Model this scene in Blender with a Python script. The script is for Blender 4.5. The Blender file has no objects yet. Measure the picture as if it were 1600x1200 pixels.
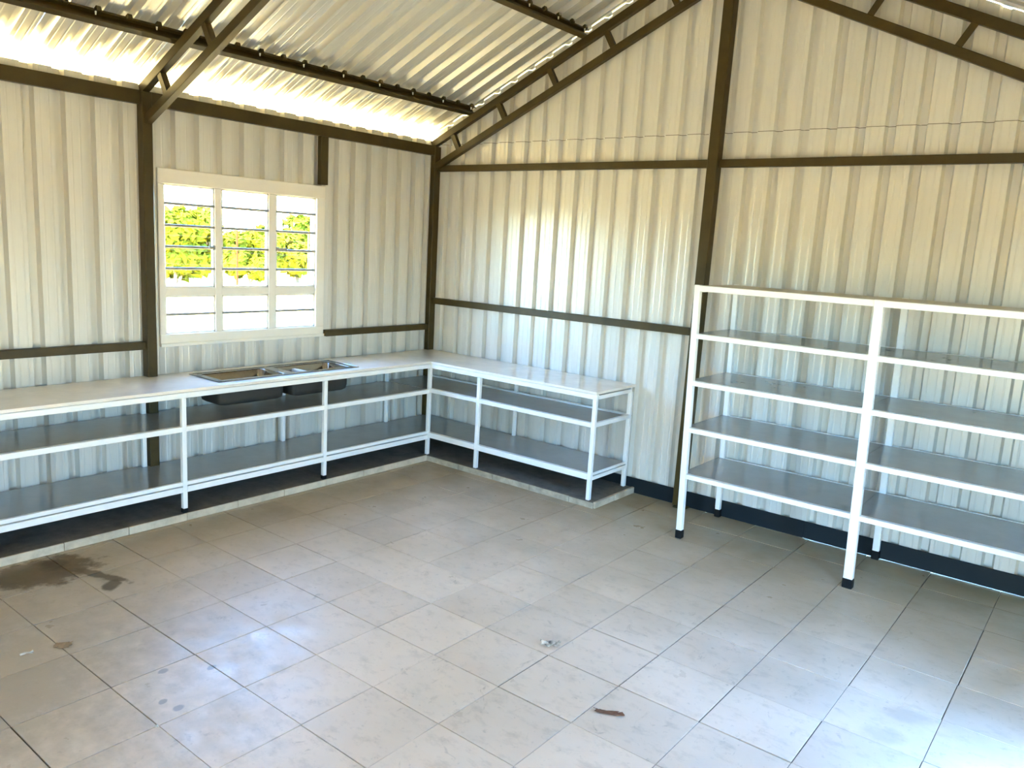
import bpy, bmesh, math, random
from mathutils import Vector, Matrix

random.seed(7)
SC = bpy.context.scene
COL = SC.collection

# ------------------------------------------------------------------ camera
CAM = (5.6016, -5.7893, 2.0144)
YAW, PITCH, ROLL, FPX = 0.6621, -0.1739, 0.0567, 1240.59
fw = Vector((-math.sin(YAW) * math.cos(PITCH), math.cos(YAW) * math.cos(PITCH), math.sin(PITCH)))
rt = fw.cross(Vector((0, 0, 1))).normalized()
up = rt.cross(fw)
r2 = rt * math.cos(ROLL) + up * math.sin(ROLL)
u2 = -rt * math.sin(ROLL) + up * math.cos(ROLL)
cd = bpy.data.cameras.new('camera')
cam = bpy.data.objects.new('camera', cd)
COL.objects.link(cam)
M3 = Matrix((r2, u2, -fw)).transposed()
cam.matrix_world = Matrix.Translation(CAM) @ M3.to_4x4()
cd.sensor_fit = 'HORIZONTAL'
cd.sensor_width = 36.0
cd.lens = 36.0 * FPX / 1600.0
cd.clip_start = 0.02
cd.clip_end = 500
SC.camera = cam

# ------------------------------------------------------------------ world, sun, exposure
w = bpy.data.worlds.new('sky')
SC.world = w
w.use_nodes = True
nt = w.node_tree
nt.nodes.clear()
sky = nt.nodes.new('ShaderNodeTexSky')
sky.sky_type = 'NISHITA'
sky.sun_disc = False
sky.sun_elevation = math.radians(56)
sky.sun_rotation = math.radians(180)
sky.altitude = 900
sky.dust_density = 0.3
sky.ozone_density = 5.0
bg = nt.nodes.new('ShaderNodeBackground')
bg.inputs['Strength'].default_value = 0.75
wo = nt.nodes.new('ShaderNodeOutputWorld')
tint = nt.nodes.new('ShaderNodeMix')
tint.data_type = 'RGBA'
tint.blend_type = 'MULTIPLY'
tint.inputs[0].default_value = 1.0
tint.inputs[7].default_value = (0.66, 0.875, 0.99, 1)
nt.links.new(sky.outputs[0], tint.inputs[6])
nt.links.new(tint.outputs[2], bg.inputs[0])
nt.links.new(bg.outputs[0], wo.inputs[0])

sd = bpy.data.lights.new('sun', 'SUN')
sd.energy = 7.5
sd.angle = math.radians(0.6)
sd.color = (1.0, 0.88, 0.60)
sun = bpy.data.objects.new('sun', sd)
COL.objects.link(sun)
sun.location = (3, -12, 14)
sun.rotation_euler = Vector((0.0, 0.5592, -0.829)).to_track_quat('-Z', 'Y').to_euler()   # from -y, 56 degrees up

def portal(name, loc, rot, sx, sy):
    d = bpy.data.lights.new(name, 'AREA')
    d.shape = 'RECTANGLE'
    d.size = sx
    d.size_y = sy
    d.cycles.is_portal = True
    o = bpy.data.objects.new(name, d)
    COL.objects.link(o)
    o.location = loc
    o.rotation_euler = rot
    return o

W, L = 5.9, 8.76            # room width and length
DOOR = (-2.65, -2.2, 2.05)    # opening in the right wall
WIN = (-2.80, -1.4575, 1.19, 2.33)
portal('window_portal', (-0.09, -2.13, 1.76), Vector((1, 0, 0)).to_track_quat('-Z', 'Y').to_euler(), 1.4, 1.2)
FRONT = (4.9, 5.8, 2.0)        # unseen opening added to the front gable for more light, behind the camera
portal('front_portal', ((FRONT[0] + FRONT[1]) / 2, -L - 0.06, FRONT[2] / 2), Vector((0, 1, 0)).to_track_quat('-Z', 'Y').to_euler(), FRONT[1] - FRONT[0], FRONT[2])
portal('doorway_portal', (W + 0.06, (DOOR[0] + DOOR[1]) / 2, DOOR[2] / 2), Vector((-1, 0, 0)).to_track_quat('-Z', 'Y').to_euler(), DOOR[1] - DOOR[0], DOOR[2])

vs = SC.view_settings
vs.view_transform = 'Standard'
vs.look = 'None'
vs.gamma = 1.0
vs.use_curve_mapping = False
vs.exposure = 3.8
SC.cycles.max_bounces = 12
SC.cycles.diffuse_bounces = 7
SC.cycles.glossy_bounces = 5
SC.cycles.transparent_max_bounces = 12
SC.cycles.sample_clamp_indirect = 12

# ------------------------------------------------------------------ materials
def mat(name, color, rough=0.5, metal=0.0, spec=0.5, vary=0.0, noise=0.0, nscale=6.0, stretch=(1, 1, 1),
        rnoise=0.0, bump=0.0, bscale=40.0, color2=None):
    m = bpy.data.materials.new(name)
    m.use_nodes = True
    n = m.node_tree.nodes
    l = m.node_tree.links
    b = n['Principled BSDF']
    b.inputs['Base Color'].default_value = (*color, 1)
    b.inputs['Roughness'].default_value = rough
    b.inputs['Metallic'].default_value = metal
    b.inputs['Specular IOR Level'].default_value = spec
    geo = n.new('ShaderNodeNewGeometry')
    mp = n.new('ShaderNodeMapping')
    mp.inputs['Scale'].default_value = stretch
    l.new(geo.outputs['Position'], mp.inputs['Vector'])
    src = None
    if noise > 0 or rnoise > 0:
        tx = n.new('ShaderNodeTexNoise')
        tx.inputs['Scale'].default_value = nscale
        tx.inputs['Detail'].default_value = 6
        tx.inputs['Roughness'].default_value = 0.62
        l.new(mp.outputs[0], tx.inputs['Vector'])
        cr = n.new('ShaderNodeValToRGB')
        c2 = color2 or tuple(c * (1 - noise) for c in color)
        cr.color_ramp.elements[0].position = 0.34
        cr.color_ramp.elements[1].position = 0.62
        cr.color_ramp.elements[0].color = (*c2, 1)
        cr.color_ramp.elements[1].color = (*color, 1)
        l.new(tx.outputs['Fac'], cr.inputs[0])
        src = cr.outputs[0]
        if rnoise > 0:
            mr = n.new('ShaderNodeMapRange')
            mr.inputs[1].default_value = 0.3
            mr.inputs[2].default_value = 0.7
            mr.inputs[3].default_value = rough - rnoise
            mr.inputs[4].default_value = rough + rnoise
            l.new(tx.outputs['Fac'], mr.inputs[0])
            l.new(mr.outputs[0], b.inputs['Roughness'])
    if vary > 0:
        oi = n.new('ShaderNodeObjectInfo')
        mr = n.new('ShaderNodeMapRange')
        mr.inputs[3].default_value = 1 - vary
        mr.inputs[4].default_value = 1 + vary
        l.new(oi.outputs['Random'], mr.inputs[0])
        mx = n.new('ShaderNodeMix')
        mx.data_type = 'RGBA'
        mx.blend_type = 'MULTIPLY'
        mx.inputs[0].default_value = 1.0
        if src:
            l.new(src, mx.inputs[6])
        else:
            mx.inputs[6].default_value = (*color, 1)
        l.new(mr.outputs[0], mx.inputs[7])
        src = mx.outputs[2]
    if src:
        l.new(src, b.inputs['Base Color'])
    if bump > 0:
        tb = n.new('ShaderNodeTexNoise')
        tb.inputs['Scale'].default_value = bscale
        tb.inputs['Detail'].default_value = 4
        l.new(mp.outputs[0], tb.inputs['Vector'])
        bp = n.new('ShaderNodeBump')
        bp.inputs['Strength'].default_value = bump
        bp.inputs['Distance'].default_value = 0.01
        l.new(tb.outputs['Fac'], bp.inputs['Height'])
        l.new(bp.outputs[0], b.inputs['Normal'])
    return m

M = {}
M['wall'] = mat('coated_wall_sheet', (0.66, 0.635, 0.58), 0.29, 0.08, 0.30, vary=0.02, noise=0.05, nscale=3.0, stretch=(6, 6, .5))
M['roof'] = mat('zinc_roof_sheet', (0.74, 0.715, 0.66), 0.33, 0.60, 0.5, vary=0.03, noise=0.05, nscale=1.5)
M['steel'] = mat('dark_primed_steel', (0.056, 0.037, 0.007), 0.45, 0.0, 0.3, noise=0.25, nscale=9)
M['enamel'] = mat('white_enamel', (0.86, 0.855, 0.83), 0.30, 0.0, 0.5, noise=0.03, nscale=12)
M['shelf'] = mat('grey_white_shelf_sheet', (0.39, 0.39, 0.375), 0.24, 0.35, 0.5, noise=0.08, nscale=5, rnoise=0.03)
M['worktop'] = mat('white_worktop_sheet', (0.82, 0.75, 0.65), 0.22, 0.0, 0.5, noise=0.05, nscale=6, rnoise=0.05)
M['board'] = mat('tan_top_board', (0.50, 0.43, 0.30), 0.4, 0.0, 0.5, noise=0.12, nscale=5)
M['rubber'] = mat('black_rubber', (0.005, 0.005, 0.005), 0.6, 0, 0.2)
M['stainless'] = mat('stainless_steel', (0.30, 0.285, 0.26), 0.16, 1.0, 0.5, rnoise=0.05, noise=0.05, nscale=20)
M['coating'] = mat('dark_sink_coating', (0.03, 0.028, 0.024), 0.7)
M['base'] = mat('dark_base_channel', (0.010, 0.014, 0.017), 0.5, 0, 0.2)
M['screw'] = mat('zinc_screw', (0.8, 0.78, 0.72), 0.3, 0.6)
M['window'] = mat('white_window_paint', (0.82, 0.77, 0.68), 0.4, 0, 0.5, noise=0.03, nscale=9)
M['bar'] = mat('grey_burglar_bar', (0.28, 0.265, 0.24), 0.5, 0, 0.3)
M['concrete'] = mat('concrete_plinth', (0.20, 0.175, 0.14), 0.8, 0, 0.3, noise=0.35, nscale=9, bump=0.3)
M['edge'] = mat('plinth_edge_tile', (0.60, 0.49, 0.36), 0.6, 0, 0.3, vary=0.06, noise=0.25, nscale=11)
M['worn'] = mat('worn_brown_edge', (0.46, 0.39, 0.29), 0.8, 0, 0.3, vary=0.08, noise=0.35, nscale=14)
M['grout'] = mat('grout', (0.24, 0.19, 0.145), 0.9, 0, 0.2, noise=0.4, nscale=5, color2=(0.06, 0.05, 0.04))
M['sand'] = mat('sandy_yard', (0.74, 0.52, 0.18), 0.95, 0, 0.1, noise=0.15, nscale=0.5)
M['leaf'] = mat('shrub_leaves', (0.15, 0.155, 0.010), 0.8, 0, 0.0, vary=0.12, noise=0.25, nscale=1.2)
M['bark'] = mat('shrub_bark', (0.20, 0.15, 0.10), 0.9)
M['rust'] = mat('rusty_pole', (0.11, 0.028, 0.010), 0.9, 0, 0.0)
M['wire'] = mat('fence_wire', (0.055, 0.05, 0.035), 0.9, 0, 0.0)
M['paper'] = mat('scrap_paper', (0.66, 0.56, 0.44), 0.8, noise=0.25, nscale=45, color2=(0.10, 0.07, 0.05))
M['twig'] = mat('dry_brown_leaf', (0.19, 0.085, 0.045), 0.8, noise=0.3, nscale=60)
M['card'] = mat('brown_cardboard', (0.33, 0.22, 0.12), 0.85, noise=0.2, nscale=50)
M['plaster'] = mat('plaster_crumb', (0.60, 0.54, 0.46), 0.9)

# glass: thin pane, mostly transmitting with a fresnel reflection
g = bpy.data.materials.new('window_glass')
g.use_nodes = True
n = g.node_tree.nodes
l = g.node_tree.links
n.clear()
out = n.new('ShaderNodeOutputMaterial')
mxs = n.new('ShaderNodeMixShader')
tr = n.new('ShaderNodeBsdfTransparent')
tr.inputs[0].default_value = (0.93, 0.95, 0.94, 1)
gl = n.new('ShaderNodeBsdfGlossy')
gl.inputs['Roughness'].default_value = 0.02
lw = n.new('ShaderNodeLayerWeight')
pw = n.new('ShaderNodeMath')
pw.operation = 'POWER'
pw.inputs[1].default_value = 5.0
ma = n.new('ShaderNodeMath')
ma.operation = 'MULTIPLY_ADD'
ma.inputs[1].default_value = 0.9
ma.inputs[2].default_value = 0.035
l.new(lw.outputs['Facing'], pw.inputs[0])
l.new(pw.outputs[0], ma.inputs[0])
l.new(ma.outputs[0], mxs.inputs[0])
l.new(tr.outputs[0], mxs.inputs[1])
l.new(gl.outputs[0], mxs.inputs[2])
l.new(mxs.outputs[0], out.inputs[0])
M['glass'] = g

# floor tiles: dusty pale cement tile with scuffs and one old damp stain
def tile_material():
    m = mat('dusty_floor_tile', (0.56, 0.535, 0.49), 0.40, 0, 0.5)
    n = m.node_tree.nodes
    l = m.node_tree.links
    b = n['Principled BSDF']
    geo = n.new('ShaderNodeNewGeometry')
    def noise(scale, detail, off=(0, 0, 0), st=(1, 1, 1), rough=.6, dist=0.0):
        mp = n.new('ShaderNodeMapping')
        mp.inputs['Location'].default_value = off
        mp.inputs['Scale'].default_value = st
        l.new(geo.outputs['Position'], mp.inputs[0])
        t = n.new('ShaderNodeTexNoise')
        t.inputs['Scale'].default_value = scale
        t.inputs['Detail'].default_value = detail
        t.inputs['Roughness'].default_value = rough
        t.inputs['Distortion'].default_value = dist
        l.new(mp.outputs[0], t.inputs['Vector'])
        return t.outputs['Fac']
    def ramp(fac, p0, p1, c0=0.0, c1=1.0):
        r = n.new('ShaderNodeMapRange')
        r.inputs[1].default_value = p0
        r.inputs[2].default_value = p1
        r.inputs[3].default_value = c0
        r.inputs[4].default_value = c1
        l.new(fac, r.inputs[0])
        return r.outputs[0]
    def mixc(fac, a, bcol):
        x = n.new('ShaderNodeMix')
        x.data_type = 'RGBA'
        l.new(fac, x.inputs[0])
        if isinstance(a, tuple):
            x.inputs[6].default_value = (*a, 1)
        else:
            l.new(a, x.inputs[6])
        x.inputs[7].default_value = (*bcol, 1)
        return x.outputs[2]
    c = mixc(ramp(noise(1.1, 5), .38, .66), (0.86, 0.705, 0.565), (0.76, 0.615, 0.475))
    c = mixc(ramp(noise(9, 7, (3, 1, 0), (1, 1.6, 1), .7), .52, .72, 0, .45), c, (0.46, 0.36, 0.26))
    c = mixc(ramp(noise(30, 5, (7, 1, 0)), .62, .74, 0, .5), c, (0.40, 0.31, 0.23))
    c = mixc(ramp(noise(4.5, 8, (1, 9, 0), (1.6, 1, 1), .75, 1.5), .60, .70, 0, .6), c, (0.36, 0.27, 0.18))
    # browner and darker towards the counters (low x, far y)
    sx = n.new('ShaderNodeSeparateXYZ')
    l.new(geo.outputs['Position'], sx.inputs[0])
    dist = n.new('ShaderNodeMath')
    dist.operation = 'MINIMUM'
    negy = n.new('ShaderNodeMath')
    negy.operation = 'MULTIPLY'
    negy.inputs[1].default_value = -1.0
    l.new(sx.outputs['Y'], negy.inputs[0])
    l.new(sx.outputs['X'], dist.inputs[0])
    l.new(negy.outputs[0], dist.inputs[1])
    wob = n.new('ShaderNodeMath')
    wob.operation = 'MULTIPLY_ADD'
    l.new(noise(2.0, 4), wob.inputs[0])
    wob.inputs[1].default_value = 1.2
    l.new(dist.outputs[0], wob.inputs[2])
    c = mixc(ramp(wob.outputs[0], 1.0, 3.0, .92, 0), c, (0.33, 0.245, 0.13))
    def blob(x, y, rx, ry, rot):
        mp = n.new('ShaderNodeMapping')
        mp.vector_type = 'TEXTURE'
        mp.inputs['Location'].default_value = (x, y, 0)
        mp.inputs['Rotation'].default_value = (0, 0, rot)
        mp.inputs['Scale'].default_value = (rx, ry, 1)
        l.new(geo.outputs['Position'], mp.inputs[0])
        v = n.new('ShaderNodeVectorMath')
        v.operation = 'LENGTH'
        l.new(mp.outputs[0], v.inputs[0])
        a = n.new('ShaderNodeMath')
        a.operation = 'MULTIPLY_ADD'
        l.new(noise(11, 5, (x, y, 0)), a.inputs[0])
        a.inputs[1].default_value = 1.5
        l.new(v.outputs['Value'], a.inputs[2])
        return a.outputs[0]
    c = mixc(ramp(blob(1.85, -4.75, 1.0, 0.8, 0.3), 1.2, 2.3, .75, 0), c, (0.40, 0.325, 0.225))   # brown tint painting the weaker light at the near left into the tiles
    c = mixc(ramp(blob(0.86, -4.02, 0.25, 0.34, 0.0), 1.45, 1.72, .85, 0), c, (0.12, 0.066, 0.010))
    c = mixc(ramp(blob(0.80, -3.93, 0.11, 0.12, 0.0), 1.2, 1.7, .6, 0), c, (0.045, 0.022, 0.004))
    c = mixc(ramp(blob(1.08, -3.83, 0.26, 0.045, 0.35), 1.4, 1.7, .85, 0), c, (0.13, 0.08, 0.025))
    c = mixc(ramp(blob(1.30, -3.83, 0.10, 0.05, -0.6), 1.4, 1.7, .85, 0), c, (0.12, 0.075, 0.025))
    for x, y, r in ((2.342, -4.086, .022), (2.47, -3.923, .02), (2.57, -4.21, .018), (2.661, -4.19, .022)):
        c = mixc(ramp(blob(x, y, r, r * 1.3, 0.4), 1.45, 1.75, .65, 0), c, (0.22, 0.19, 0.16))
    for x, y, r in ((1.80, -4.30, .05), (3.49, -2.64, .05), (4.75, -1.42, .06), (5.0, -2.25, .10), (5.05, -2.0, .1), (2.70, -3.72, .06)):
        c = mixc(ramp(blob(x, y, r, r * .7, 0.5), 1.3, 1.9, .3, 0), c, (0.34, 0.27, 0.2))
    oi = n.new('ShaderNodeObjectInfo')
    x = n.new('ShaderNodeMix')
    x.data_type = 'RGBA'
    x.blend_type = 'MULTIPLY'
    x.inputs[0].default_value = 1
    l.new(c, x.inputs[6])
    l.new(ramp(oi.outputs['Random'], 0, 1, .93, 1.05), x.inputs[7])
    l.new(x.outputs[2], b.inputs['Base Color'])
    l.new(ramp(noise(6, 6, (2, 5, 0)), .3, .7, .26, .52), b.inputs['Roughness'])
    bp = n.new('ShaderNodeBump')
    bp.inputs['Strength'].default_value = .12
    bp.inputs['Distance'].default_value = .004
    l.new(noise(25, 5), bp.inputs['Height'])
    l.new(bp.outputs[0], b.inputs['Normal'])
    return m
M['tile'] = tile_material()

# ------------------------------------------------------------------ mesh helpers
def link(name, me, parent=None, m=None):
    o = bpy.data.objects.new(name, me)
    COL.objects.link(o)
    if parent is not None:
        o.parent = parent
        o.matrix_parent_inverse = Matrix.Identity(4)
    if m is not None and not me.materials:
        me.materials.append(m)
    return o

def empty(name, loc=(0, 0, 0)):
    o = bpy.data.objects.new(name, None)
    COL.objects.link(o)
    o.location = loc
    o.empty_display_size = 0.1
    return o

def tag(o, label, cat, group=None, kind=None):
    o['label'] = label
    o['category'] = cat
    if group:
        o['group'] = group
    if kind:
        o['kind'] = kind
    return o

def struct(o, label=None):
    o['kind'] = 'structure'
    if label:
        o['label'] = label
    return o

class MB:
    """collects shapes into one mesh; all coordinates are in world space minus origin"""
    def __init__(self, origin=(0, 0, 0)):
        self.bm = bmesh.new()
        self.o = Vector(origin)
    def box(self, a, b, bev=0.0, seg=1):
        a = Vector(a) - self.o
        b = Vector(b) - self.o
        lo = Vector((min(a.x, b.x), min(a.y, b.y), min(a.z, b.z)))
        hi = Vector((max(a.x, b.x), max(a.y, b.y), max(a.z, b.z)))
        vs = [self.bm.verts.new((x, y, z)) for x in (lo.x, hi.x) for y in (lo.y, hi.y) for z in (lo.z, hi.z)]
        fs = [self.bm.faces.new([vs[i] for i in f]) for f in ((0, 1, 3, 2), (4, 6, 7, 5), (0, 4, 5, 1), (2, 3, 7, 6), (0, 2, 6, 4), (1, 5, 7, 3))]
        if bev > 0:
            es = list({e for f in fs for e in f.edges})
            bmesh.ops.bevel(self.bm, geom=es, offset=bev, segments=seg, affect='EDGES')
        return self
    def bar(self, p, q, sx, sy, upv=(0, 0, 1), bev=0.0):
        """rectangular bar from p to q, sx wide across, sy along upv"""
        p = Vector(p) - self.o
        q = Vector(q) - self.o
        d = (q - p).normalized()
        s = d.cross(Vector(upv)).normalized()
        t = s.cross(d)
        vs = []
        for e in (p, q):
            for i, j in ((-1, -1), (1, -1), (1, 1), (-1, 1)):
                vs.append(self.bm.verts.new(e + s * (i * sx / 2) + t * (j * sy / 2)))
        fs = [self.bm.faces.new([vs[i] for i in f]) for f in ((3, 2, 1, 0), (4, 5, 6, 7), (0, 1, 5, 4), (1, 2, 6, 5), (2, 3, 7, 6), (3, 0, 4, 7))]
        if bev > 0:
            bmesh.ops.bevel(self.bm, geom=list({e for f in fs for e in f.edges}), offset=bev, segments=1, affect='EDGES')
        return self
    def tube(self, p, q, r0, r1=None, n=8):
        p = Vector(p) - self.o
        q = Vector(q) - self.o
        r1 = r0 if r1 is None else r1
        d = (q - p).normalized()
        s = d.orthogonal().normalized()
        t = d.cross(s)
        A = [self.bm.verts.new(p + (s * math.cos(2 * math.pi * i / n) + t * math.sin(2 * math.pi * i / n)) * r0) for i in range(n)]
        B = [self.bm.verts.new(q + (s * math.cos(2 * math.pi * i / n) + t * math.sin(2 * math.pi * i / n)) * r1) for i in range(n)]
        for i in range(n):
            j = (i + 1) % n
            self.bm.faces.new((A[i], A[j], B[j], B[i]))
        self.bm.faces.new(A[::-1])
        self.bm.faces.new(B)
        return self
    def build(self, name, m, parent=None, smooth=False):
        bmesh.ops.recalc_face_normals(self.bm, faces=self.bm.faces)
        me = bpy.data.meshes.new(name)
        self.bm.to_mesh(me)
        self.bm.free()
        me.materials.append(m)
        if smooth:
            for f in me.polygons:
                f.use_smooth = True
        o = link(name, me, parent)
        if parent is None:
            o.location = self.o
        return o

def part(name, m, parent, boxes, bev=0.0):
    """boxes in world coordinates, stored relative to the parent's location"""
    b = MB(parent_origin(parent))
    for a, c in boxes:
        b.box(a, c, bev)
    return b.build(name, m, parent)

def parent_origin(p):
    o = Vector((0, 0, 0))
    while p is not None:
        o = o + Vector(p.location)
        p = p.parent
    return o

# ------------------------------------------------------------------ profiled sheets
RIB_STEEP, RIB_MID, RIB_OPEN = (0.037, 0.027, 0.052), (0.036, 0.022, 0.040), (0.041, 0.020, 0.038)   # half widths and depth
def profile(u0, u1, phase, pitch, rib=RIB_MID):
    """breakpoints (u, depth outward) of the ribbed profile between u0 and u1"""
    RIBW, RIBB, RIBD = rib
    k0 = math.floor((u0 - phase) / pitch) - 1
    k1 = math.ceil((u1 - phase) / pitch) + 1
    seq = []
    for k in range(k0, k1 + 1):
        c = phase + k * pitch
        seq += [(c - RIBW, 0), (c - RIBB, RIBD), (c + RIBB, RIBD), (c + RIBW, 0)]
        for mm in (c + pitch / 2 - 0.027, c + pitch / 2 + 0.027):
            seq += [(mm - 0.007, 0), (mm - 0.002, -0.0013), (mm + 0.002, -0.0013), (mm + 0.007, 0)]
    def at(u):
        for a, b in zip(seq, seq[1:]):
            if a[0] <= u <= b[0]:
                t = (u - a[0]) / max(1e-9, b[0] - a[0])
                return a[1] + (b[1] - a[1]) * t
        return 0
    res = [(u0, at(u0))] + [s for s in seq if u0 + 1e-4 < s[0] < u1 - 1e-4] + [(u1, at(u1))]
    return res, at

def sheet(name, fn, u0, u1, vranges, phase, pitch, m, parent, cuts=(), lap=0.022, tilt=0.0045, th=0.0012, rib=RIB_MID):
    """fn(u, v, d) -> world point; vranges(u, side) -> list of (v0, v1)"""
    pts, at = profile(u0, u1 + lap, phase, pitch, rib)
    us = sorted({round(p[0], 5) for p in pts} | {c for c in cuts if u0 < c < u1 + lap})
    prof = [(u, at(u) + (-tilt + 2 * tilt * (u - u0) / (u1 - u0)) + tilt) for u in us]
    bm = bmesh.new()
    for (a, da), (b, db) in zip(prof, prof[1:]):
        mid = (a + b) / 2
        for lo, hi in vranges(mid):
            la, ha = (lo(a), hi(a))
            lb, hb = (lo(b), hi(b))
            P = [fn(a, la, da), fn(b, lb, db), fn(b, hb, db), fn(a, ha, da)]
            Q = [fn(a, la, da + th), fn(b, lb, db + th), fn(b, hb, db + th), fn(a, ha, da + th)]
            p = [bm.verts.new(x) for x in P]
            q = [bm.verts.new(x) for x in Q]
            bm.faces.new(p)
            bm.faces.new(q[::-1])
            bm.faces.new((p[0], q[0], q[1], p[1]))
            bm.faces.new((p[2], q[2], q[3], p[3]))
            if a == us[0]:
                bm.faces.new((p[3], q[3], q[0], p[0]))
            if b == us[-1]:
                bm.faces.new((p[1], q[1], q[2], p[2]))
    bmesh.ops.remove_doubles(bm, verts=bm.verts, dist=0.0002)
    me = bpy.data.meshes.new(name)
    bm.to_mesh(me)
    bm.free()
    me.materials.append(m)
    return link(name, me, parent)

const = lambda c: (lambda u: c)
SL, RZ = 0.455, 3.035
RIDGE = W / 2
def roofz(x):
    return RZ + SL * min(x, W - x)

# ---- left wall (x = 0, outward -x), u runs along y
PL = 0.1855
wall_left = struct(empty('wall_left'))
fl = lambda u, v, d: (-d, u, v)
EAVE = 2.955
b0 = -0.125 - 3 * PL - 0.034
edges = [0.0] + [b0 - 4 * PL * k for k in range(0, 12)]
def vr_left(u):
    if WIN[0] < u < WIN[1]:
        return [(const(0.03), const(WIN[2])), (const(WIN[3]), const(EAVE))]
    return [(const(0.03), const(EAVE))]
for hi, lo in zip(edges, edges[1:]):
    lo = max(lo, -L)
    if hi <= -L:
        break
    sheet('wall_sheet', fl, lo, hi, vr_left, -0.125, PL, M['wall'], wall_left, cuts=WIN[:2], lap=0.022 if hi < 0 else 0.0, rib=RIB_STEEP)

# ---- back wall (y = 0, outward +y), u runs along x
PB = 0.1887
wall_back = struct(empty('wall_back'))
fb = lambda u, v, d: (u, d, v)
b0 = 0.163 + 2 * PB - 0.033
edges = [0.0] + [b0 + 4 * PB * k for k in range(0, 8)]
HS = 2.925
for lo, hi in zip(edges, edges[1:]):
    hi = min(hi, W)
    if lo >= W:
        break
    lapv = 0.022 if hi < W else 0.0
    sheet('wall_sheet', fb, lo, hi, lambda u: [(const(0.03), const(HS - 0.0042))], 0.163, PB, M['wall'], wall_back, lap=lapv)
    sheet('gable_sheet', fb, lo, hi, lambda u: [(const(HS), lambda x: roofz(x) + 0.004)], 0.163, PB, M['wall'], wall_back,
          cuts=(RIDGE,), lap=lapv)

part('seam_backing', M['steel'], wall_back, [((0.0, .056, HS - .06), (W, .060, HS + .06))])  # added dark backing: stops outside light and darkens the seam groove

# ---- right wall with the open doorway the light comes from, and the front gable (both behind the camera's view)
wall_right = struct(empty('wall_right'))
fr_ = lambda u, v, d: (W + d, u, v)
k = 0
y = 0.0
while y > -L + 0.01:
    lo = max(y - 4 * PL, -L)
    def vr_r(u):
        if DOOR[0] < u < DOOR[1]:
            return [(const(DOOR[2]), const(EAVE))]
        return [(const(0.03), const(EAVE))]
    sheet('wall_sheet', fr_, lo, y, vr_r, -0.09, PL, M['wall'], wall_right, cuts=DOOR[:2], lap=0.0 if y == 0 else 0.022)
    y = lo
part('door_post', M['steel'], wall_right, [((W - .06, DOOR[0] - .06, 0), (W, DOOR[0], DOOR[2] + .06))])
part('door_post', M['steel'], wall_right, [((W - .06, DOOR[1], 0), (W, DOOR[1] + .06, DOOR[2] + .06))])
part('door_lintel', M['steel'], wall_right, [((W - .06, DOOR[0], DOOR[2]), (W, DOOR[1], DOOR[2] + .06))])
wall_front = struct(empty('wall_front'))
ff = lambda u, v, d: (u, -L - d, v)
x = 0.0
while x < W - 0.01:
    hi = min(x + 4 * PB, W)
    sheet('wall_sheet', ff, x, hi, lambda u: [(const(FRONT[2]) if FRONT[0] < u < FRONT[1] else const(0.03), lambda q: roofz(q) + 0.004)],
          0.1, PB, M['wall'], wall_front, cuts=(RIDGE,) + FRONT[:2],
          lap=0.022 if hi < W else 0)
    x = hi

# ---- roof: sheets on both slopes with an overhang past the eaves
ceiling = struct(empty('ceiling'))
nz = 1 / math.sqrt(1 + SL * SL)
OVER = 0.34
def froof_l(u, v, d):
    return (v - d * SL * nz, u, RZ + SL * v + d * nz)
def froof_r(u, v, d):
    return (W - v + d * SL * nz, u, RZ + SL * v + d * nz)
PR = 0.1862
y = 0.25
b0 = -0.640 - 0.033
edges = [0.22] + [b0 - 4 * PR * k for k in range(0, 13)]
for hi, lo in zip(edges, edges[1:]):
    lo = max(lo, -L - .25)
    if hi <= -L - .2:
        break
    for f in (froof_l, froof_r):
        sheet('roof_sheet', f, lo, hi, lambda u: [(const(-OVER), const(RIDGE))], -0.640, PR, M['roof'], ceiling, lap=0.022 if hi < 0.1 else 0, rib=RIB_OPEN)
rb = MB()
for s in (-1, 1):
    rb.bar((RIDGE + s * .10, -L - .25, roofz(RIDGE) + .035 - .02), (RIDGE + s * .10, .22, roofz(RIDGE) + .035 - .02), .22, .002, upv=(s * SL, 0, 1))
rb.build('ridge_cap', M['roof'], ceiling)

# ------------------------------------------------------------------ floor
floor = MB().box((0, -L, -0.12), (W, 0.0, -0.006)).build('floor', M['grout'])
struct(floor)
GX, GY, PX, PY = 2.31 - 6 * 0.409, -3.515 + 9 * 0.3967, 0.409, 0.3967
tile_cache = {}
def tile_mesh(sx, sy):
    key = (round(sx, 3), round(sy, 3))
    if key not in tile_cache:
        b = MB()
        b.box((-sx / 2, -sy / 2, -0.006), (sx / 2, sy / 2, 0.0))
        es = [e for e in b.bm.edges if all(v.co.z > -0.001 for v in e.verts)]
        bmesh.ops.bevel(b.bm, geom=es, offset=0.0012, segments=1, affect='EDGES')
        bmesh.ops.recalc_face_normals(b.bm, faces=b.bm.faces)
        me = bpy.data.meshes.new('floor_tile')
        b.bm.to_mesh(me)
        b.bm.free()
        me.materials.append(M['tile'])
        tile_cache[key] = me
    return tile_cache[key]
rest = MB()
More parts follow.
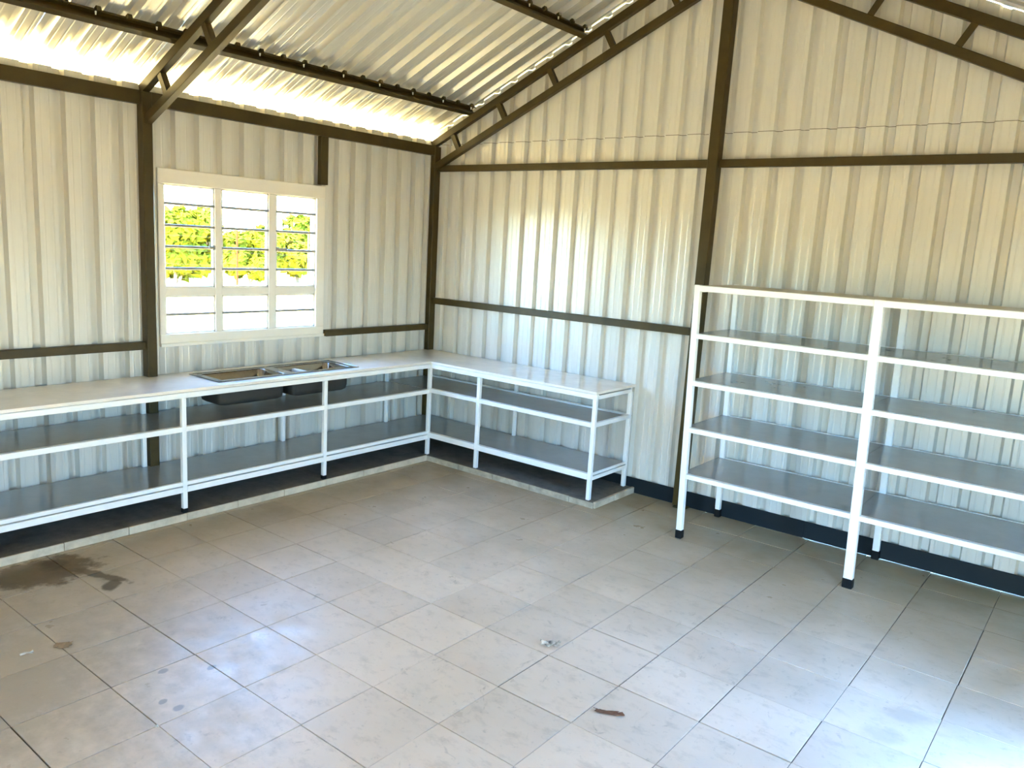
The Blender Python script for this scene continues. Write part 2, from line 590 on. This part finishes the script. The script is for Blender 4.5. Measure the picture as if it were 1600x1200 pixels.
for i in range(0, 16):
    for j in range(-1, 24):
        x0, x1 = GX + i * PX, GX + (i + 1) * PX
        y1, y0 = GY - j * PY, GY - (j + 1) * PY
        x0, x1 = max(x0, 0), min(x1, W)
        y0, y1 = max(y0, -L), min(y1, 0)
        if x1 - x0 < 0.02 or y1 - y0 < 0.02:
            continue
        if y1 > -5.7:
            gap = random.choice((0.0011, 0.0015, 0.002, 0.0026, 0.0034))
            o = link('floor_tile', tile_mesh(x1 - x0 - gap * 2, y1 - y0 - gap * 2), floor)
            o.location = ((x0 + x1) / 2 + random.uniform(-.0006, .0006), (y0 + y1) / 2 + random.uniform(-.0006, .0006), random.uniform(-0.0012, 0))
            o.rotation_euler = (random.uniform(-.0015, .0015), random.uniform(-.0015, .0015), random.uniform(-.0012, .0012))
        else:
            rest.box((x0 + .002, y0 + .002, -.006), (x1 - .002, y1 - .002, -.0005))
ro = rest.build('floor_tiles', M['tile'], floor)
ro['kind'] = 'stuff'

# dark steel channel at the foot of the back wall, and of the left wall
bb = MB().box((0.0, -0.012, 0.0), (3.9, 0.0, 0.128), .002).box((3.9, -0.012, 0.001), (W, 0.0, 0.128), .002).build('baseboard_back', M['base'])
struct(bb)
bl = MB().box((0.0, -L, 0.0), (0.012, -0.02, 0.115), .002).build('baseboard_left', M['base'])
struct(bl)

# ------------------------------------------------------------------ steel frame
def beam(name, label, cat, boxes, bev=0.003, group=None):
    a = Vector(boxes[0][0])
    b = Vector(boxes[0][1])
    org = ((a.x + b.x) / 2, (a.y + b.y) / 2, min(a.z, b.z))
    mb = MB(org)
    for p, q in boxes:
        mb.box(p, q, bev)
    return tag(mb.build(name, M['steel']), label, cat, group)

TB = (2.655, 2.72, 2.88, 2.95)     # lower chord bottom/top, upper chord bottom/top at x = 0
def column(name, label, x0, x1, y0, y1, ztop, lean=0.0):
    b = MB(((x0 + x1) / 2, (y0 + y1) / 2, 0))
    b.box((x0, y0, 0.012), (x1, y1, ztop), .004)
    for v in b.bm.verts:
        v.co.x += lean * (v.co.z / ztop - 0.5)
    root = empty(name, ((x0 + x1) / 2, (y0 + y1) / 2, 0))
    tag(root, label, 'column')
    b.build('shaft', M['steel'], root)
    part('base_plate', M['steel'], root, [((x0 - .0, y0 - .02, 0), (x1 + .02, y1 + .0 if y1 >= -.001 else y1 + .02, .012))])
    return root
column('corner_column', 'dark steel box column in the corner where the window wall meets the gable wall', 0.0, 0.058, -0.082, 0.0, 2.90)
column('wall_column', 'dark steel box column left of the window under the open roof truss', 0.0, 0.08, -2.965, -2.895, 2.90)
column('gable_column', 'tall dark steel column at the middle of the gable wall beside the shelving rack', 2.882, 2.964, -0.085, 0.0, 4.25, lean=0.035)

def truss(label, yc, y_th=0.05):
    root = empty('roof_truss', (RIDGE, yc, 0))
    tag(root, label, 'truss')
    o = parent_origin(root)
    for s in (0, 1):
        X = (lambda x: x) if s == 0 else (lambda x: W - x)
        for nm, zb, zt, xs in (('upper_chord', TB[2], TB[3], (0.0, RIDGE)), ('lower_chord', TB[0], TB[1], (0.05, RIDGE))):
            mb = MB(o)
            zc = (zb + zt) / 2
            th = (zt - zb) * nz
            mb.bar((X(xs[0]), yc, zc + SL * xs[0]), (X(xs[1]), yc, zc + SL * xs[1]), y_th, th, upv=(0, 0, 1), bev=.003)
            mb.build(nm, M['steel'], root)
        x = 0.30
        while x < RIDGE - .05:
            # angle-iron web between the chords, square to the slope
            mb = MB(o)
            xa, xb = x - 0.045, x + 0.04
            p = Vector((X(xa), yc, TB[2] + .01 + SL * xa))
            q = Vector((X(xb), yc, TB[1] - .01 + SL * xb))
            mb.bar(p + Vector((0, -.018, 0)), q + Vector((0, -.018, 0)), .045, .005, upv=(0, 1, 0))
            sgn = 1 if s == 0 else -1
            mb.bar(p + Vector((sgn * .020, .004, 0)), q + Vector((sgn * .020, .004, 0)), .005, .042, upv=(0, 1, 0))
            mb.build('web_brace', M['steel'], root)
            x += 0.545
    return root
truss('dark steel lattice roof truss lying along the gable wall', -0.052)
truss('dark steel lattice roof truss crossing the open ceiling above the column left of the window', -2.92)

# purlins: lipped channels on the upper chords
def purlin(x, right, label):
    X = W - x if right else x
    sg = -1 if right else 1
    z = TB[3] + SL * x
    root = empty('roof_purlin', (X, -L / 2, z))
    tag(root, label, 'purlin')
    mb = MB(parent_origin(root))
    d = Vector((sg * nz, 0, SL * nz))
    nn = Vector((-sg * SL * nz, 0, nz))
    c = Vector((X, 0, z))
    def strip(a0, b0, a1, b1):
        # closed bar through two profile points along the whole length
        p0 = c + d * a0 + nn * b0
        p1 = c + d * a1 + nn * b1
        e = (p1 - p0).normalized()
        q = Vector((0, 1, 0)).cross(e) * .0015
        for yy in (0,):
            pts = [p0 - q, p1 - q, p1 + q, p0 + q]
            A = [mb.bm.verts.new(Vector((t.x, -L + .02, t.z)) - mb.o) for t in pts]
            B = [mb.bm.verts.new(Vector((t.x, -.004, t.z)) - mb.o) for t in pts]
            for i in range(4):
                j = (i + 1) % 4
                mb.bm.faces.new((A[i], A[j], B[j], B[i]))
            mb.bm.faces.new(A[::-1])
            mb.bm.faces.new(B)
    H, F = 0.076, 0.045
    strip(0, 0, 0, H)
    strip(0, 0, F, 0)
    strip(0, H, F, H)
    strip(F, 0, F, .014)
    strip(F, H, F, H - .014)
    mb.build('channel', M['steel'], root)
    if not right:
        # a clip and a screw tip where each roof rib crosses the purlin
        for k in range(0, 27):
            yy = -.640 + PR * (3 - k)
            if yy > -.03:
                continue
            q = c + d * (F + .016) + nn * (H - .012)
            cb = MB(parent_origin(root))
            cb.bar((q.x, yy - .016, q.z), (q.x, yy + .016, q.z), .030, .034, upv=nn, bev=.004)
            cb.build('fixing_clip', M['steel'], root)
            if k % 2 == 0:
                e = c + d * (F + .012) + nn * (H - .050)
                cb = MB(parent_origin(root))
                cb.tube((e.x, yy - .02, e.z + .02), (e.x, yy - .02, e.z), .006, .004, 6)
                cb.build('screw', M['screw'], root)
    return root
purlin(0.47, False, 'lower dark steel purlin under the roof sheets on the window side, nearest the eave')
purlin(1.67, False, 'upper dark steel purlin under the roof sheets on the window side')
purlin(0.47, True, 'dark steel purlin nearest the eave on the roof slope above the shelving rack')
purlin(1.67, True, 'dark steel purlin high on the roof slope above the shelving rack')

beam('eave_beam', 'dark steel eave beam along the top of the window wall', 'beam', [((0.004, -L + .02, 2.815), (0.054, -.083, 2.905))])
beam('wall_girt', 'dark horizontal wall girt left of the window column, above the counter', 'beam', [((0.0, -L + .02, 1.122), (0.05, -2.966, 1.178))])
beam('wall_girt', 'short dark horizontal girt between the window and the corner column', 'beam', [((0.0, -1.350, 1.128), (0.05, -0.083, 1.184))])
beam('wall_girt', 'dark girt at mid height on the gable wall, between corner column and middle column', 'beam', [((0.059, -.05, 1.388), (2.862, 0.0, 1.448))])
beam('wall_girt', 'upper dark girt across the gable wall from the corner column to the middle column', 'beam', [((0.059, -.05, 2.667), (2.885, 0.0, 2.725))])
beam('wall_girt', 'upper dark girt across the gable wall right of the middle column, above the shelving rack', 'beam', [((2.972, -.05, 2.667), (W - .06, 0.0, 2.725))])
beam('header_post', 'short dark steel post between the eave beam and the top right corner of the window', 'beam', [((0.0, -1.430, 2.42), (0.05, -1.355, 2.815))])

# ------------------------------------------------------------------ window
win = struct(empty('window_1', (0, -2.13, 1.13)))
X0, X1 = -0.035, 0.014
part('window_frame', M['window'], win, [
    ((X0, -2.836, 2.305), (X1, -1.353, 2.411)), ((X0, -2.836, 1.128), (X1, -1.353, 1.218)),
    ((X0, -2.836, 1.218), (X1, -2.785, 2.305)), ((X0, -1.440, 1.218), (X1, -1.353, 2.305))], .004)
part('window_sill', M['window'], win, [((X1, -2.836, 1.128), (X1 + .012, -1.353, 1.152))], .003)
part('mullion', M['window'], win, [((X0, -2.383, 1.218), (X1 - .012, -2.324, 2.305))], .004)
part('mullion', M['window'], win, [((X0, -1.906, 1.218), (X1 - .012, -1.836, 2.305))], .004)
part('transom', M['window'], win, [((X0, -2.785, 1.500), (X1 - .014, -1.440, 1.560))], .004)
for ya, yb in ((-2.785, -2.383), (-2.324, -1.906), (-1.836, -1.440)):
    for za, zb in ((1.218, 1.500), (1.560, 2.305)):
        part('sash', M['window'], win, [
            ((X0 + .004, ya, za), (X1 - .02, ya + .012, zb)), ((X0 + .004, yb - .012, za), (X1 - .02, yb, zb)),
            ((X0 + .004, ya, za), (X1 - .02, yb, za + .012)), ((X0 + .004, ya, zb - .012), (X1 - .02, yb, zb))])
        part('pane', M['glass'], win, [((-.026, ya + .006, za + .006), (-.023, yb - .006, zb - .006))])
for z in (2.168, 2.012, 1.859, 1.701, 1.362):
    mb = MB(parent_origin(win))
    mb.tube((-.010, -2.79, z), (-.010, -1.435, z), .0105, n=8)
    mb.build('burglar_bar', M['bar'], win)
for y, z in ((-2.395, 1.862), (-1.822, 1.868)):
    mb = MB(parent_origin(win))
    mb.box((-.02, y - .012, z - .016), (.008, y + .012, z + .016), .003)
    mb.bar((.006, y, z), (.022, y + (.075 if y > -2 else -.05), z + .004), .012, .014, bev=.003)
    mb.build('window_handle', M['bar'], win)

# ------------------------------------------------------------------ plinth under the counters
PF = 0.635
pl = empty('concrete_plinth', (0.3, -2.0, 0))
tag(pl, 'low L-shaped concrete plinth edged with pale tile strips under both counters', 'plinth')
part('plinth_top', M['concrete'], pl, [((0.0, -5.6, 0.0), (PF - .012, -PF, .048)), ((0.0, -PF, 0.0), (2.455, -.014, .048))])
y = -PF + .0
ys = [-5.6, -5.406, -5.006, -4.606, -4.206, -3.806, -3.405, -3.0, -2.6, -2.2, -1.8, -1.4, -1.0, -PF]
for a, c in zip(ys, ys[1:]):
    part('edge_tile', M['edge'], pl, [((PF - .010 + random.uniform(-.002, .002), a + .002, 0.0), (PF + random.uniform(0, .003), c - .002, .052))], .0015)
xs = [PF, 1.03, 1.43, 1.83, 2.23, 2.46]
for a, c in zip(xs, xs[1:]):
    part('edge_tile', M['worn'], pl, [((a + .002, -PF - .004, 0.0), (c - .002, -PF + .008, .049 + random.uniform(-.003, .003)))], .002)
part('edge_tile', M['edge'], pl, [((2.447, -PF + .012, 0.0), (2.472, -.33, .050))], .003)
part('edge_tile', M['edge'], pl, [((2.449, -.325, 0.0), (2.474, -.014, .052))], .003)

# ------------------------------------------------------------------ counters
T = 0.033                      # leg tube
D = 0.594
def leg(parent, x, y, z0, z1, foot, sx=T, sy=T):
    lg = part('leg', M['enamel'], parent, [((x - sx / 2, y - sy / 2, z0 + foot), (x + sx / 2, y + sy / 2, z1))], .003)
    if foot > 0:
        part('rubber_foot', M['rubber'], lg, [((x - sx / 2 - .002, y - sy / 2 - .002, z0), (x + sx / 2 + .002, y + sy / 2 + .002, z0 + foot))], .003)
    return lg

# long counter along the window wall
lc = empty('steel_counter', (0.3, -2.9, .048))
tag(lc, 'long white steel counter with two open shelves along the window wall, holding the sink', 'counter')
YE = -5.42
SX0, SX1, SY0, SY1 = 0.165, 0.500, -2.655, -1.415      # sink cut-out
xf = D + .0225
part('worktop', M['worktop'], lc, [
    ((0.016, YE, .905), (xf + .006, SY0, .925)), ((0.016, SY1, .905), (xf + .006, -xf + .002, .925)),
    ((0.016, SY0, .905), (SX0, SY1, .925)), ((SX1, SY0, .905), (xf + .006, SY1, .925))])
LEGY = [-5.40, -4.200, -2.994, -1.790, -.594]
for y in LEGY:
    f = 0.0 if y > -.7 else .03
    leg(lc, D, y, .048, .862, f)
    leg(lc, .045, y if y < -.7 else y - .02, .048, .862, 0.0, .030, .030)
part('front_rail', M['enamel'], lc, [((D - .012, YE, .862), (xf - .002, -D + T / 2, .900))], .003)
part('rear_rail', M['enamel'], lc, [((.026, YE, .862), (.06, -D + T / 2, .904))], .003)
for y in LEGY:
    part('cross_rail', M['enamel'], lc, [((.062, y - .018, .864), (D - .02, y + .018, .903))], .003)
# middle shelf
part('middle_shelf', M['shelf'], lc, [((.022, YE, .650), (D - .0225, -D - .0, .655))])
for a, c in zip(LEGY, LEGY[1:]):
    part('middle_rail', M['enamel'], lc, [((D - .020, a + T / 2, .626), (D + .018, c - T / 2, .663))], .003)
    part('shelf_lip', M['enamel'], lc, [((D - .012, a + T / 2, .243), (D + .012, c - T / 2, .270))], .002)
    part('bottom_rail', M['enamel'], lc, [((D - .018, a + T / 2, .195), (D + .018, c - T / 2, .236))], .003)
part('middle_rear_rail', M['enamel'], lc, [((.026, YE, .618), (.058, -D, .649))], .003)
# bottom shelf with its folded lip
part('bottom_shelf', M['shelf'], lc, [((.022, YE, .252), (D - .012, -D, .257))])
part('bottom_rear_rail', M['enamel'], lc, [((.026, YE, .20), (.058, -D, .236))], .003)
for y in LEGY:
    part('shelf_bearer', M['enamel'], lc, [((.05, y - .016, .62), (D - .02, y + .016, .649))], .002)
    part('shelf_bearer', M['enamel'], lc, [((.05, y - .016, .212), (D - .02, y + .016, .251))], .002)

# short counter along the gable wall
sc = empty('steel_counter', (1.2, -.3, .048))
tag(sc, 'shorter white steel counter with two open shelves along the gable wall, right of the corner', 'counter')
XE = 2.385
part('worktop', M['worktop'], sc, [((0.016, -xf, .905), (XE + .022, -.016, .925))])
LX = [1.195, XE]
leg(sc, LX[0], -D, .048, .862, 0.0)
leg(sc, LX[1], -D, .048, .862, 0.0)
leg(sc, LX[1] - .004, -.045, .048, .862, 0.0, .033, .033)
leg(sc, 1.180, -.045, .048, .862, 0.0, .030, .030)
part('front_rail', M['enamel'], sc, [((D + .0245, -xf + .002, .862), (XE + .022, -D + .012, .902))], .003)
part('rear_rail', M['enamel'], sc, [((.06, -.060, .862), (XE, -.026, .904))], .003)
part('end_rail', M['enamel'], sc, [((XE - .02, -D + .02, .862), (XE + .0215, -.066, .894))], .003)
part('cross_rail', M['enamel'], sc, [((1.178, -D + .02, .864), (1.212, -.062, .903))], .003)
part('middle_shelf', M['shelf'], sc, [((.022, -D + .002, .655), (XE + .010, -.022, .660))])
for a, c in ((D, LX[0]), (LX[0], XE)):
    part('middle_rail', M['enamel'], sc, [((a + T / 2, -D - .018, .636), (c - T / 2, -D + .02, .674))], .003)
    part('bottom_rail', M['enamel'], sc, [((a + T / 2, -D - .018, .212), (c - T / 2, -D + .02, .262))], .003)
part('middle_end_rail', M['enamel'], sc, [((XE - .012, -D + T / 2, .640), (XE + .018, -.066, .674))], .003)
part('middle_rear_rail', M['enamel'], sc, [((.06, -.058, .640), (XE - .03, -.028, .674))], .003)
part('bottom_shelf', M['shelf'], sc, [((.022, -D + .002, .248), (XE + .010, -.022, .253))])
part('bottom_end_rail', M['enamel'], sc, [((XE - .012, -D + T / 2, .208), (XE + .018, -.066, .240))], .003)
part('shelf_lip', M['enamel'], sc, [((XE + .004, -D + T / 2, .2475), (XE + .016, -.066, .268))], .002)
part('bottom_rear_rail', M['enamel'], sc, [((.06, -.058, .208), (XE - .03, -.028, .247))], .003)

# ------------------------------------------------------------------ sink
def rrect(x0, x1, y0, y1, r, n=5):
    pts = []
    for cx, cy, a0 in ((x1 - r, y1 - r, 0), (x0 + r, y1 - r, 90), (x0 + r, y0 + r, 180), (x1 - r, y0 + r, 270)):
        for i in range(n + 1):
            a = math.radians(a0 + 90 * i / n)
            pts.append((cx + r * math.cos(a), cy + r * math.sin(a)))
    return pts
sk = empty('kitchen_sink', ((SX0 + SX1) / 2, (SY0 + SY1) / 2, .925))
tag(sk, 'double bowl stainless steel sink set into the long counter below the window', 'sink')
org = parent_origin(sk)
def ring(bm, pts, z):
    return [bm.verts.new(Vector((p[0], p[1], z)) - org) for p in pts]
def bridge(bm, A, B):
    n = len(A)
    for i in range(n):
        bm.faces.new((A[i], A[(i + 1) % n], B[(i + 1) % n], B[i]))
BW = [(0.180, 0.480, -2.640, -2.085), (0.180, 0.480, -2.000, -1.450)]
rm = MB(org)
rm.box((0.140, -2.675, .9255), (0.182, -1.395, .930), .0015).box((0.473, -2.675, .9255), (0.520, -1.395, .930), .0015)
rm.box((0.182, -2.675, .9255), (0.473, -2.622, .930), .0015).box((0.182, -1.453, .9255), (0.473, -1.395, .930), .0015)
rm.box((0.182, -2.088, .9255), (0.473, -1.997, .930), .0015)
rm.box((0.128, -2.685, .9252), (0.142, -1.385, .9335), .002).box((0.517, -2.685, .9252), (0.531, -1.385, .9335), .002)
rm.box((0.142, -2.685, .9252), (0.517, -2.672, .9335), .002).box((0.142, -1.398, .9252), (0.517, -1.385, .9335), .002)
rm.build('rim', M['stainless'], sk)
for (a, b_, c, d_) in BW:
    mb = MB(org)
    bm = mb.bm
    prev = None
    first = None
    for inset, z, r in ((-.006, .9285, .05), (0, .920, .05), (.002, .78, .05), (.008, .752, .05), (.028, .739, .045), (.11, .736, .03)):
        R = ring(bm, rrect(a + inset, b_ - inset, c + inset, d_ - inset, r), z)
        if prev:
            bridge(bm, prev, R)
        prev = R
    bm.faces.new(prev)
    bmesh.ops.recalc_face_normals(bm, faces=bm.faces)
    bmesh.ops.solidify(bm, geom=list(bm.faces), thickness=.0015)
    bo = mb.build('bowl', M['stainless'], sk, smooth=True)
    ub = MB(org)
    prev = None
    for inset, z, r in ((-.003, .9245, .05), (-.002, .78, .05), (.004, .748, .05), (.025, .734, .045), (.11, .731, .03)):
        R_ = ring(ub.bm, rrect(a + inset, b_ - inset, c + inset, d_ - inset, r), z)
        if prev:
            bridge(ub.bm, prev, R_)
        prev = R_
    ub.bm.faces.new(prev)
    ub.build('underside_coating', M['coating'], bo, smooth=True)
    cx, cy = (a + b_) / 2, (c + d_) / 2
    dr = MB(org)
    dr.tube((cx, cy, .7375), (cx, cy, .7415), .042, .038, 16)
    dr.tube((cx, cy, .715), (cx, cy, .730), .03, .034, 12)
    dr.build('drain', M['stainless'], bo)

# ------------------------------------------------------------------ shelving rack
rk = empty('shelving_rack', (4.4, -.36, 0))
tag(rk, 'tall white steel shelving rack with five levels standing against the gable wall', 'rack')
RX = [3.222, 4.393, 5.570]
RF, RR = -.700, -.042
HW = .060
for i, x in enumerate(RX):
    for y, sx, sy in ((RF, .056 if i else .042, .042), (RR, .044 if i else .038, .036)):
        b = MB(parent_origin(rk))
        b.box((x - sx / 2, y - sy / 2, .06), (x + sx / 2, y + sy / 2, 1.812), .003)
        lo = b.build('leg', M['enamel'], rk)
        ft = MB(parent_origin(rk)).box((x - sx / 2 - .003, y - sy / 2 - .003, 0), (x + sx / 2 + .003, y + sy / 2 + .003, .062), .004)
        ft.build('rubber_foot', M['rubber'], lo)
LEV = [1.462, 1.133, .800, .464]
yf0, yf1 = RF - .022, RF + .018
for i in range(2):
    xa, xb = RX[i] + .020, RX[i + 1] - .028
    part('top_rail', M['enamel'], rk, [((xa, yf0, 1.770), (xb, yf1, 1.810))], .003)
    part('top_rear_rail', M['enamel'], rk, [((xa - .005, RR - .018, 1.770), (xb + .005, RR + .018, 1.805))], .003)
    for z in LEV:
        part('shelf_rail', M['enamel'], rk, [((xa, yf0, z - .017), (xb, yf1, z + .017))], .003)
        part('rear_rail', M['enamel'], rk, [((xa - .005, RR - .014, z - .017), (xb + .009, RR + .014, z + .015))], .003)
        part('shelf', M['shelf'], rk, [((RX[i] - .028, yf1, z + .008), (RX[i + 1] - .030, RR - .014, z + .0125))])
part('top_board', M['board'], rk, [((RX[0] - .03, RF + .018, 1.795), (RX[2] + .03, RR - .018, 1.806))], .001)
for i, x in enumerate(RX):
    for z in LEV + [1.787]:
        part('side_rail', M['enamel'], rk, [((x - .014, RF + .028, z - .024), (x + .014, RR - .023, z + .007))], .002)

def lean(root, k, z0):
    for ch in list(root.children_recursive):
        if ch.type == 'MESH':
            for v in ch.data.vertices:
                v.co.x += k * (v.co.z - z0)
lean(rk, -.020, .95)       # the rack leans a little to the left

# ------------------------------------------------------------------ litter on the floor
def crumple(name, loc, sx, sy, h, m, label, cat, seed, rot=0.0, n=5, curl=0.0):
    rnd = random.Random(seed)
    bm = bmesh.new()
    V = []
    for j in range(n + 1):
        for i in range(n + 1):
            u, v = i / n - .5, j / n - .5
            V.append(bm.verts.new((u * sx + rnd.uniform(-1, 1) * sx * .06, v * sy + rnd.uniform(-1, 1) * sy * .08,
                                   .003 + abs(rnd.gauss(0, .5)) * h + curl * u * u * 4)))
    for j in range(n):
        for i in range(n):
            a = j * (n + 1) + i
            if (i in (0, n - 1) and j in (0, n - 1)):
                bm.faces.new((V[a], V[a + 1], V[a + n + 2]) if (i == 0) == (j == 0) else (V[a], V[a + 1], V[a + n + 1]))
                continue
            bm.faces.new((V[a], V[a + 1], V[a + n + 2], V[a + n + 1]))
    bmesh.ops.recalc_face_normals(bm, faces=bm.faces)
    bmesh.ops.solidify(bm, geom=list(bm.faces), thickness=.0012)
    me = bpy.data.meshes.new(name)
    bm.to_mesh(me)
    bm.free()
    me.materials.append(m)
    o = link(name, me)
    o.location = loc
    o.rotation_euler = (0, 0, rot)
    zmin = min(v.co.z for v in me.vertices)
    o.location.z = -zmin - .0005
    return tag(o, label, cat)
crumple('paper_scrap', (3.485, -2.63, 0), .10, .05, .014, M['paper'], 'crumpled scrap of torn paper on the tiles at the middle of the floor', 'litter', 3, .7, curl=.01)
crumple('dry_leaf', (4.03, -2.945, 0), .13, .030, .008, M['twig'], 'curled dry brown leaf on the floor tiles in front', 'litter', 11, .45, curl=.006)
crumple('cardboard_scrap', (1.80, -4.295, 0), .075, .055, .006, M['card'], 'small brown cardboard scrap on the floor near the damp stain', 'litter', 5, .9, curl=.004)
crumple('paper_chip', (1.765, -4.441, 0), .055, .022, .016, M['plaster'], 'little white chip on the floor left of the cardboard scrap', 'litter', 9, 1.3, n=3)
crumple('plaster_crumb', (2.722, -4.318, 0), .018, .012, .008, M['plaster'], 'tiny pale crumb lying on a joint between floor tiles at lower left', 'litter', 2, .3, n=3)

# ------------------------------------------------------------------ outdoors
yard = MB().box((-90, -70, -.30), (70, 90, -.13)).build('sandy_yard', M['sand'])
struct(yard)

def shrub(x, y, h, wd, label, seed):
    rnd = random.Random(seed)
    root = empty('leafy_shrub', (x, y, -.13))
    tag(root, label, 'shrub', 'leafy shrubs beyond the fence outside the window')
    tk = MB((0, 0, 0))
    for k in range(4):
        a = rnd.uniform(0, 6.28)
        q = Vector((math.cos(a) * wd * .25, math.sin(a) * wd * .25, h * .6))
        tk.tube((math.cos(a) * .08, math.sin(a) * .08, 0), q, .05, .02, 6)
    tk.build('stem', M['bark'], root)
    bm = bmesh.new()
    lobes = [(rnd.uniform(-.3, .3) * wd, rnd.uniform(-.3, .3) * wd, h * rnd.uniform(.25, .7), rnd.uniform(.32, .5)) for _ in range(9)]
    for k in range(2600):
        cx, cy, cz, rr = rnd.choice(lobes)
        d = Vector((rnd.gauss(0, 1), rnd.gauss(0, 1), rnd.gauss(0, 1))).normalized()
        p = Vector((cx, cy, cz)) + Vector((d.x * wd * .5, d.y * wd * .5, d.z * h * .45)) * rr * rnd.uniform(.7, 1.05)
        if p.z < .03:
            continue
        s = rnd.uniform(.14, .26)
        a = Vector((rnd.gauss(0, 1), rnd.gauss(0, 1), rnd.gauss(0, .6))).normalized()
        b = a.cross(d + Vector((.01, .02, .3))).normalized()
        bm.faces.new([bm.verts.new(p + a * s), bm.verts.new(p + b * s * .5), bm.verts.new(p - a * s), bm.verts.new(p - b * s * .5)])
    me = bpy.data.meshes.new('foliage')
    bm.to_mesh(me)
    bm.free()
    me.materials.append(M['leaf'])
    link('foliage', me, root)

hd = Vector((-0.918, 0.566, 0)).normalized()
sd_ = Vector((hd.y, -hd.x, 0))        # to the right as seen from the camera
c0 = Vector((CAM[0], CAM[1], 0))
spots = [(31, -4.3, 3.3, 2.5), (30.5, -1.5, 3.5, 2.5), (30.2, 1.15, 2.8, 2.3), (30.5, 3.75, 2.9, 2.4), (31, 6.5, 3.2, 2.5), (35.5, -3.9, 3.6, 2.8), (35.5, -.35, 3.4, 2.8), (35.5, 3.1, 3.3, 2.8), (35.5, 6.6, 3.4, 2.8)]
names = ['bushy green shrub at the left edge of the window view', 'tallest bushy shrub, seen through the left panes', 'low shrub just right of the rusty pole',
         'shrub seen through the right panes', 'bushy shrub at the right edge of the window view',
         'distant shrub behind the two leftmost ones', 'distant shrub behind the rusty pole', 'distant shrub behind the middle and right panes',
         'distant shrub farthest right behind the fence']
for i, ((d, s, h, wd), nm) in enumerate(zip(spots, names)):
    p = c0 + hd * d + sd_ * s
    shrub(p.x, p.y, h, wd, nm, 40 + i)

# wire fence in front of the shrubs
fence = empty('wire_fence', tuple(c0 + hd * 28 + Vector((0, 0, -.13))))
tag(fence, 'thin wire fence with slim poles in the yard outside the window', 'fence')
fo = parent_origin(fence)
FP = [(-4.4, 'wire'), (-2.0, 'wire'), (0.50, 'rust'), (2.75, 'wire'), (5.1, 'wire')]
for s, mname in FP:
    p = c0 + hd * 27.6 + sd_ * s
    mb = MB(fo)
    mb.tube((p.x, p.y, -.13), (p.x, p.y, 2.03), .035 if mname == 'rust' else .028, n=8)
    o = mb.build('fence_pole', M[mname], fence)
    if mname == 'rust':
        o['label'] = 'rusty red pole'
for z in (.35, .8, 1.25, 1.7):
    mb = MB(fo)
    a = c0 + hd * 27.6 + sd_ * FP[0][0]
    b = c0 + hd * 27.6 + sd_ * FP[-1][0]
    mb.tube((a.x, a.y, z), (b.x, b.y, z), .003, n=5)
    mb.build('fence_wire', M['wire'], fence)
